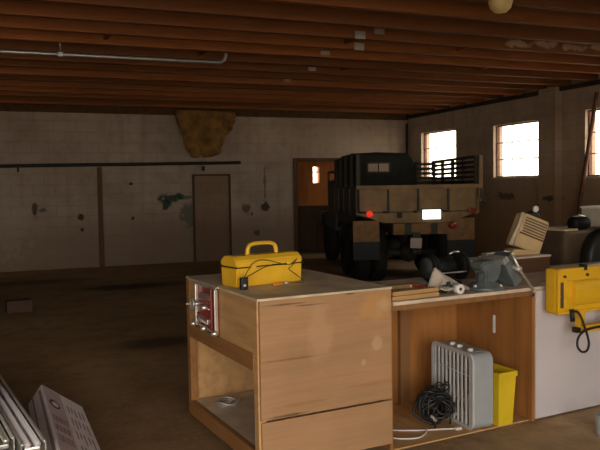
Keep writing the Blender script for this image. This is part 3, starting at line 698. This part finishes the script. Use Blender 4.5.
# brown box on bench and steel bar on it
BX = thing('wooden_box', 'long dark brown wooden box lying at the bench back behind the vise', 'box', bp(1.80, .54, .8605), BY)
BX.scale = (.97, .42, .80)
MB().box((0, 0, 0), (.86, .018, .135), .002).build('front_board', M['brown_board'], BX)
MB().box((0, .402, 0), (.86, .42, .135), .002).build('back_board', M['brown_board'], BX)
for x in (0, .842): MB().box((x, .018, 0), (x + .018, .402, .135)).build('end_board', M['brown_board'], BX)
MB().box((-.01, -.012, .135), (.87, .43, .152), .003).build('lid', M['bench_top'], BX)
SB = thing('steel_rule', 'bright steel bar lying on the lid of the brown wooden box', 'bar', bp(2.03, .555, .9835), BY + R(6))
MB().box((0, 0, 0), (.25, .05, .04), .004).build('bar', M['chrome'], SB)
MB().box((.0, .055, 0), (.22, .08, .018), .004).build('slide', M['steel'], SB)
# vented tan heater
VH = thing('vented_heater', 'tan slatted heater tilted back on the brown wooden box', 'heater', bp(2.49, .60, .9835), BY - R(12))
VH.scale = (1.08, 1, 1.14)
T = Matrix.Translation((-.015, 0, .03)) @ Matrix.Rotation(R(20), 4, 'Y')
def tm(mb): return mb.xf(T)
g = MB().prism([(-.11, 0), (.10, 0), (.105, .225), (-.095, .225)], 1, .0, .13, bev=.008); tm(g).build('housing', M['tan_case'], VH)
g = MB()
for k in range(6): g.box((-.085, -.006, .105 + k * .018), (.092, .004, .1155 + k * .018))
tm(g).build('louver', M['tan_dark'], VH)
g = MB().box((-.1, -.01, .088), (.098, .006, .098), .002); tm(g).build('band', M['brown_board'], VH)
g = MB().tube([(-.125, .03, -.005), (-.118, .03, .06), (-.104, .03, .14), (-.10, .03, .225)], [.018, .015, .013, .016], 10); tm(g).build('side_trim', M['cream_box'], VH)
MB().prism([(-.13, 0), (.08, 0), (.08, .022), (-.09, .04), (-.13, .03)], 1, .01, .13, bev=.005).build('foot', M['tan_case'], VH)
g = MB().lathe([(.001, 0), (.045, 0), (.05, .02), (.03, .035), (.001, .035)], (.0, .065, .225), 2, 18); tm(g).build('cap', M['black'], VH)
g = MB().lathe([(.001, -.022), (.014, -.018), (.022, 0), (.014, .018), (.001, .022)], (-.01, .04, .28), 2, 16); tm(g).build('knob', M['white'], VH)

# work light
WL = thing('work_light', 'yellow work light with black cord hooked on the bench front', 'work light', bp(1.95, -.16, .70), BY)
LW, LH = .60, .285
MB().box((0, 0, 0), (LW, .10, LH), .02).build('housing', M['yellow'], WL)
g = MB(); t = .018
g.box((0, -.012, 0), (t, .01, LH), .006); g.box((LW - t, -.012, 0), (LW, .01, LH), .006); g.box((0, -.012, LH - t), (LW, .01, LH), .006); g.box((0, -.012, 0), (LW, .01, t), .006)
g.build('rim', M['yellow'], WL)
MB().box((.03, -.004, .04), (.055, .002, .20), .003).build('vent_slot', M['machine'], WL)
for z in (.15, .04): MB().box((.075, -.008, z), (.12, .002, z + .06), .004).build('rib', M['yellow'], WL)
MB().prism([(.002, .045)] + [(-.034 * math.sin(R(a)), .125 - .08 * math.cos(R(a))) for a in range(0, 181, 15)] + [(.002, .205)], 0, .13, .55, bev=.002).build('back_boss', M['yellow'], WL)
MB().box((.222, -.015, LH - .02), (.25, .03, LH + .02), .004).build('clip', M['black'], WL)
for x in (.06, .26, .5): MB().cyl((x, -.014, .235), (x, .0, .235), .009, 10).build('screw', M['machine'], WL)
g = MB(); g.box((.175, -.02, -.13), (LW, .03, -.085), .01); g.box((.185, -.015, -.09), (.235, .03, .01), .008); g.box((.46, -.015, -.09), (.50, .03, .01), .008)
g.build('bracket', M['yellow'], WL)
MB().box((.150, -.025, -.125), (.185, .02, -.09), .006).build('bracket_knob', M['black'], WL)
g = MB().cyl((.105, -.02, .03), (.105, -.03, -.045), .015, 12); g.build('cable_gland', M['black'], WL)
for x in (.06, .48): MB().box((x, .09, .162), (x + .04, .19, .176)).build('hook', M['steel'], WL)
cpts = [(.105, -.03, .015), (.135, -.035, .015), (.165, -.04, -.02), (.185, -.05, -.08), (.215, -.05, -.15), (.225, -.05, -.20), (.20, -.055, -.235), (.155, -.055, -.235), (.125, -.05, -.20), (.135, -.045, -.15), (.18, -.045, -.115), (.26, -.045, -.10), (.42, -.045, -.10), (.6, -.04, -.12), (.85, -.03, -.2)]
MB().tube(smooth_curve(cpts, 8), .0075, 8).build('power_cord', M['black'], WL)

# brown machine beyond the bench
MC = thing('brown_machine', 'large brown machine with a dark wheel on floor behind the bench', 'machine', (4.30, 4.72, 0), BY)
MB().box((0, 0, 0), (.95, .55, 1.11), .03).build('cabinet', M['machine'], MC)
MB().box((-.01, -.01, 1.108), (.15, .5, 1.125), .004).build('top_plate', M['tan_case'], MC)
MB().lathe([(.14, -.06), (.24, -.06), (.27, -.04), (.27, .04), (.24, .06), (.14, .06), (.14, -.06)], (.42, -.08, .86), 1, 36).build('wheel_rim', M['black'], MC)
MB().lathe([(.001, -.04), (.06, -.04), (.14, -.02), (.14, .02), (.001, .02)], (.42, -.08, .86), 1, 24).build('wheel_hub', M['machine'], MC)
MB().lathe([(.001, -.09), (.05, -.09), (.058, -.07), (.058, .07), (.05, .09), (.001, .09)], (.24, .06, 1.165), 0, 24).build('motor', M['black_metal'], MC)
MB().tube([(.17, .06, 1.215), (.24, .06, 1.232), (.31, .06, 1.215)], .012, 8).build('motor_handle', M['chrome'], MC)
CBX = thing('cream_box', 'cream coloured metal box resting on top of the brown machine', 'box', (4.925, 4.86, 1.112), BY)
MB().box((0, 0, 0), (.42, .3, .165), .006).build('body', M['cream_box'], CBX)
MB().box((-.008, -.008, .165), (.428, .308, .185), .004).build('lid', M['white'], CBX)

# ------------------------------------------------------------------ knee space things
fw, fh, fd = .465, .472, .150
FN = thing('box_fan', 'pale grey box fan standing on the floor under the workbench', 'fan', (2.563, 3.588, .0085), R(-1))
# local: x = depth (front face at x=0), y = width
def rrect(w, h, r, n=6, off=0.):
    pts = []
    for (cx_, cz_, a0) in ((w - r, h - r, 0), (r, h - r, 90), (r, r, 180), (w - r, r, 270)):
        for k in range(n + 1):
            a = R(a0 + 90 * k / n); pts.append((cx_ + (r - off) * math.cos(a), cz_ + (r - off) * math.sin(a)))
    return pts
outer = rrect(fw, fh, .05); inner = rrect(fw, fh, .05, off=.012)
g = MB(); n = len(outer)
def ring(o_, i_, x0, x1):
    vs = [(x0, *p) for p in o_] + [(x1, *p) for p in o_] + [(x0, *p) for p in i_] + [(x1, *p) for p in i_]
    fs = []
    for k in range(n):
        j = (k + 1) % n
        fs += [(k, j, n + j, n + k), (2 * n + k, 3 * n + k, 3 * n + j, 2 * n + j), (k, 2 * n + k, 2 * n + j, j), (n + k, n + j, 3 * n + j, 3 * n + k)]
    return vs, fs
g._add(*ring(outer, inner, .012, fd)); sh = g.build('shell', M['fan_grey'], FN)
g = MB(); g._add(*ring(rrect(fw, fh, .05, off=-.003), rrect(fw, fh, .05, off=.022), 0, .014)); 
gr = g.build('front_rim', M['fan_grille'], FN)
g = MB()
nb = 10
for k in range(nb):
    y = .035 + (fw - .07) * k / (nb - 1)
    g.box((.002, y - .0075, .02), (.013, y + .0075, fh - .02), .002)
for z in (.17, .33): g.box((.004, .02, z - .003), (.012, fw - .02, z + .003))
g.build('grille', M['fan_grille'], FN)
g = MB()
for k in range(12):
    y = .04 + (fw - .08) * k / 11
    g.box((fd - .012, y - .002, .02), (fd - .006, y + .002, fh - .02))
g.build('rear_grille', M['fan_grille'], FN)
g = MB().lathe([(.001, -.03), (.05, -.03), (.055, .03), (.001, .03)], (.08, fw / 2, fh / 2), 0, 20)
for k in range(5):
    a = 2 * math.pi * k / 5
    def bl(u, v, a=a):
        rr = .05 + .15 * u; th = a + (v - .5) * (.7 + .3 * u)
        return (.08 + (v - .5) * .06, fw / 2 + rr * math.cos(th), fh / 2 + rr * math.sin(th))
    g.grid(bl, 4, 4)
solid(g.build('fan_blade', M['fan_dark'], FN), .002)
for y in (.30, .22, .10):
    MB().lathe([(.001, 0), (.020, 0), (.018, .016), (.001, .018)], (.055, y, fh), 2, 16).build('knob', M['white'], FN)
MB().box((.05, .06, fh - .001), (.13, .40, fh + .003)).build('control_plate', M['fan_grey'], FN)

BN = thing('waste_bin', 'yellow tapered waste bin behind the box fan under the bench', 'bin', (2.766, 3.60, .0085), BY)
bw, bdp, bh = .115, .25, .335
def shell_bin():
    t = bmesh.new()
    def rect(x0, x1, y0, y1, z): return [t.verts.new(p) for p in ((x0, y0, z), (x1, y0, z), (x1, y1, z), (x0, y1, z))]
    A = rect(0, bw, 0, bdp, 0); B_ = rect(-.012, bw + .018, -.015, bdp + .015, bh)
    C_ = rect(-.007, bw + .013, -.010, bdp + .010, bh); D = rect(.005, bw - .005, .005, bdp - .005, .006)
    t.faces.new(A[::-1]); t.faces.new(D)
    for P_, Q in ((A, B_), (B_, C_), (C_, D)):
        for i in range(4): t.faces.new((P_[i], P_[(i + 1) % 4], Q[(i + 1) % 4], Q[i]))
    return t
g = MB(); g._merge(shell_bin()); g.build('body', M['yellow_bin'], BN)
g = MB(); x0, x1, y0, y1 = -.018, bw + .024, -.021, bdp + .021
g.box((x0, y0, bh - .03), (x1, y0 + .007, bh + .004)).box((x0, y1 - .007, bh - .03), (x1, y1, bh + .004)).box((x0, y0, bh - .03), (x0 + .007, y1, bh + .004)).box((x1 - .007, y0, bh - .03), (x1, y1, bh + .004))
g.build('rim', M['yellow_bin'], BN)

# tangled black cord
CT = thing('cord_tangle', 'tangled heap of black power cord in front of the box fan', 'cord', (2.43, 3.79, .008), 0)
CT.scale = (.82, .82, .85)
random.seed(11)
g = MB()
for k in range(26):
    a0 = random.uniform(0, 6.28); rx = random.uniform(.07, .135); rz = random.uniform(.05, .115); tilt = random.uniform(-.7, .7); yaw = random.uniform(-.5, .5) 
    cx_, cy_, cz_ = random.uniform(-.04, .05), random.uniform(-.05, .05), random.uniform(.115, .165)
    pts = []
    for i in range(28):
        a = 2 * math.pi * i / 28
        x = rx * math.cos(a); z = rz * math.sin(a) + .012 * math.sin(3 * a + k); y = z * math.sin(tilt) * .8 + .015 * math.cos(2 * a + a0)
        pts.append((cx_ + x * math.cos(yaw) - y * math.sin(yaw), cy_ + x * math.sin(yaw) + y * math.cos(yaw), max(.008, cz_ + z)))
    g.tube(pts, .009, 7, True)
g.build('cord_loop', M['black'], CT)
for (x, y, h, r) in ((.09, -.0, .255, .035), (.12, .04, .265, .03), (.05, .03, .27, .035)):
    MB().tube([(x + r * math.cos(a), y, h + r * math.sin(a)) for a in [2 * math.pi * i / 18 for i in range(18)]], .006, 7, True).build('upper_loop', M['black'], CT)
for (x, y) in ((-.06, -.07), (.10, -.03)): MB().tube([(x, y, .12), (x + .005, y - .01, .05), (x + .002, y - .015, .006)], .008, 7).build('hanging_end', M['black'], CT)
for (x, y, z) in ((-.10, -.11, .105), (-.085, -.12, .085), (.13, -.08, .09)):
    MB().box((x - .014, y - .01, z - .01), (x + .014, y + .01, z + .01), .003, rot=(.3, .5, .2)).build('plug', M['steel'], CT, label='pale plug end')
EC = thing('extension_cord', 'white extension cord trailing over the floor below the black cord tangle', 'cord', (0, 0, .0))
pa = [(2.02, 3.75, .014), (2.12, 3.80, .014), (2.18, 3.77, .014), (2.30, 3.72, .014), (2.42, 3.69, .014), (2.50, 3.66, .014)]
pb = [(2.03, 3.72, .014), (2.10, 3.65, .014), (2.19, 3.62, .014), (2.27, 3.66, .014), (2.33, 3.73, .014)]
MB().tube(smooth_curve(pa, 8), .0045, 8).tube(smooth_curve(pb, 8), .0045, 8).build('cable', M['white'], EC)
MB().box((2.485, 3.645, .008), (2.53, 3.67, .024), .005).build('socket_end', M['white'], EC)
MB().lathe([(.001, 0), (.05, 0), (.052, .01), (.055, .12), (.050, .125), (.048, .012), (.001, .012)], n=24).build('metal_can', M['fan_grey'], loc=(3.262, 3.235, 0))
tag(bpy.data.objects['metal_can'], 'pale blue grey metal can on the dirt floor before the white sheet', 'can')

# ------------------------------------------------------------------ lower left: carton, metal channels
CN = thing('cardboard_carton', 'long pale printed cardboard carton tipped on its edge beside the metal channels', 'carton', (.175, 3.30, 0), R(1.4))
LEN = 1.43
rd = Vector((0, 0, .303)); rr_ = Vector((.244, 0, -.180)); ll_ = Vector((-.085, 0, -.120))
def cpt(a, b, y): v = rd + rr_ * a + ll_ * b; return (v.x, y, v.z)
g = MB(); g.prism([(cpt(0, 0, 0)[0], cpt(0, 0, 0)[2]), (cpt(1, 0, 0)[0], cpt(1, 0, 0)[2]), (cpt(1, 1, 0)[0], cpt(1, 1, 0)[2]), (cpt(0, 1, 0)[0], cpt(0, 1, 0)[2])], 1, 0, LEN, bev=.004)
g.build('carton_body', M['carton'], CN)
nR = rr_.cross(Vector((0, 1, 0))).normalized(); nR = nR if nR.z > 0 else -nR
nL = ll_.cross(Vector((0, 1, 0))).normalized(); nL = nL if nL.z > 0 else -nL
def face_patch(mb, side, a0, a1, y0, y1, h=.0012):
    d, nrm = (rr_, nR) if side == 'r' else (ll_, nL)
    q = [rd + d * a + Vector((0, y, 0)) for a, y in ((a0, y0), (a1, y0), (a1, y1), (a0, y1))]
    vs = [p_ + nrm * .0004 for p_ in q] + [p_ + nrm * (h + .0004) for p_ in q]
    mb._add([tuple(v) for v in vs], [(0, 1, 2, 3), (4, 5, 6, 7), (0, 1, 5, 4), (1, 2, 6, 5), (2, 3, 7, 6), (3, 0, 4, 7)])
g = MB(); face_patch(g, 'r', .02, .42, .01, LEN - .02, .0006); g.build('printed_band', M['carton_band'], CN)
g = MB()
d = rr_; 
lc = LEN - .36
def oval(mb, cy, ca, ry, ra, h0, h1, n=24):
    vs = []
    for hh in (h0, h1):
        for k in range(n):
            a = 2 * math.pi * k / n
            vs.append(tuple(rd + rr_ * (ca + ra * math.cos(a)) + Vector((0, cy + ry * math.sin(a), 0)) + nR * hh))
    fs = [tuple(range(n)), tuple(range(n, 2 * n))] + [(k, (k + 1) % n, n + (k + 1) % n, n + k) for k in range(n)]
    mb._add(vs, fs)
oval(g, lc, .20, .09, .12, .0008, .0022); lg = g.build('logo_ring', M['carton_ink'], CN)
g = MB(); oval(g, lc - .005, .21, .048, .075, .0022, .003); g.build('logo_centre', M['carton'], CN)
random.seed(3)
for row in range(3):
    g = MB(); y = LEN - .62 - row * .17
    a = .07
    while a < .36:
        wd = random.choice((.03, .045, .06)); face_patch(g, 'r', a, min(a + wd, .38), y - .11, y, .0016); a += wd + .022
    g.build('text_line', M['carton_line'], CN)
g = MB()
for row in range(5):
    for a in (.52, .60, .68, .78, .86):
        y = LEN - .22 - row * .25
        face_patch(g, 'r', a, a + .025, y - random.uniform(.10, .2), y, .001)
g.build('printed_marks', M['carton_line'], CN)
g = MB(); face_patch(g, 'l', .12, .26, .01, LEN - .06, .001); face_patch(g, 'l', .62, .70, .01, LEN - .02, .001); g.build('printed_stripe', M['carton_line'], CN)

PA = thing('wood_skid', 'dark wooden skid on the floor carrying the metal channels', 'skid', (-.23, 3.70, 0), R(8.7))
for y in (.06, .95, 1.85): MB().box((-.42, y, 0), (.20, y + .09, .235)).build('runner', M['jamb'], PA)
for x in (-.42, -.24, -.06, .10): MB().box((x, 0, .235), (x + .10, 2.0, .258)).build('board', M['jamb'], PA)
chl = ['metal channel nearest the carton, pale with a dark slot', 'metal channel second from the carton, raised on its neighbours', 'metal channel third from the carton with a bright rolled edge', 'metal channel fourth from the carton, dull grey', 'metal channel farthest from the carton']
for k, (x, z, hh, yo, m1) in enumerate([(.25, .2585, .10, -.28, 'chrome'), (.125, .2585, .115, -.20, 'steel'), (.0, .2585, .095, -.25, 'chrome'), (-.125, .2585, .11, -.15, 'steel'), (-.25, .2585, .10, -.22, 'chrome')]):
    Lc = 2.1
    ch = thing('metal_channel', chl[k], 'metal channel', tuple(Matrix.Rotation(R(8.7), 3, 'Z') @ Vector((x, yo, 0)) + Vector((-.23, 3.70, z))), R(8.7), 'metal channels stacked on the skid')
    wv = .055
    g = MB().box((-wv, 0, 0), (wv, Lc, .004)); g.box((-wv, 0, .004), (-wv + .004, Lc, hh)); g.box((wv - .004, 0, .004), (wv, Lc, hh)); g.build('tray', M['steel'], ch)
    for s in (-1, 1): MB().cyl((s * (wv - .006), 0, hh), (s * (wv - .006), Lc, hh), .008, 10).build('rolled_edge', M[m1], ch)
    MB().box((-wv + .018, .03, hh * .5), (wv - .018, Lc - .03, hh * .72), .008).build('reflector_strip', M['chrome'] if k % 2 == 0 else M['galv'], ch)
    for s in (-1, 1): MB().cyl((s * .022, .02, hh * .86), (s * .022, Lc - .04, hh * .86), .014, 12).build('lengthwise_tube', M['sheet'] if (k + s) % 2 else M['chrome'], ch)

# far left on the floor
tag(MB().box((-.15, -.1, 0), (.15, .1, .15), .008).build('brick_block', M['brick'], loc=(.05, 9.62, 0), rz=R(8)), 'dull red brown block lying on the dark floor near the back', 'block')
def lump(s_):
    t = bmesh.new(); bmesh.ops.create_icosphere(t, subdivisions=3, radius=1)
    for v in t.verts:
        n_ = 1 + .16 * math.sin(v.co.x * 5 + s_) * math.sin(v.co.y * 4 + 2 * s_) + .08 * math.sin(v.co.z * 9 + s_)
        v.co *= n_; v.co.z = max(v.co.z, -.75)
    return t
g = MB(); g._merge(lump(1.3), 0, True); g.xf(Matrix.Translation((0, 0, .165)) @ Matrix.Diagonal((.30, .25, .22, 1)))
o = g.build('rubbish_bag', M['bag'], loc=(-.48, 9.75, 0)); tag(o, 'dark lumpy rubbish bag on the floor beside the red brown block', 'bag')

# ------------------------------------------------------------------ camera, light
M3 = Matrix(((.92746, -.03478, -.37231), (.37462, .04, .0), (0, 0, 0)))
p, r, y = R(3.1), R(-.9), R(22.)
Ry = Matrix(((math.cos(y), -math.sin(y), 0), (math.sin(y), math.cos(y), 0), (0, 0, 1)))
Bm = Matrix(((1, 0, 0), (0, 0, -1), (0, 1, 0)))
Rp = Matrix(((1, 0, 0), (0, math.cos(p), -math.sin(p)), (0, math.sin(p), math.cos(p))))
Rr = Matrix(((math.cos(r), -math.sin(r), 0), (math.sin(r), math.cos(r), 0), (0, 0, 1)))
W2C = Rr @ Rp @ Bm @ Ry
rows = [W2C[0], -W2C[1], -W2C[2]]
rot = Matrix((rows[0], rows[1], rows[2])).transposed()
cd = bpy.data.cameras.new('camera'); cam = bpy.data.objects.new('camera', cd); col.objects.link(cam)
cam.matrix_world = Matrix.Translation((0, 0, 1.52)) @ rot.to_4x4()
cd.sensor_width = 36; cd.lens = 715 / 600 * 36; cd.clip_start = .05; cd.clip_end = 300
scene.camera = cam

wd = bpy.data.worlds.new('sky'); scene.world = wd; wd.use_nodes = True
bg = wd.node_tree.nodes['Background']; bg.inputs[0].default_value = (1., .90, .76, 1); bg.inputs[1].default_value = 6.0
def area(name, loc, rot, sx_, sy_, power, c=(1, .9, .76), portal=False):
    l = bpy.data.lights.new(name, 'AREA'); l.shape = 'RECTANGLE'; l.size = sx_; l.size_y = sy_; l.energy = power; l.color = c
    if portal: l.cycles.is_portal = True
    o = bpy.data.objects.new(name, l); col.objects.link(o); o.location = loc; o.rotation_euler = rot; return o
area('door_daylight', ((OX0 + OX1) / 2, YF - .05, OZ / 2), (R(90), 0, 0), OX1 - OX0, OZ, 1, portal=True)
for n, (a, b, z0, z1) in enumerate(WIN):
    area('window_daylight', (XR + .2, (a + b) / 2, (z0 + z1) / 2), (0, R(90), 0), z1 - z0, b - a, 1, portal=True)
scene.view_settings.view_transform = 'Standard'; scene.view_settings.look = 'None'
scene.view_settings.exposure = 0.2; scene.view_settings.gamma = 1.0
scene.view_settings.use_curve_mapping = False
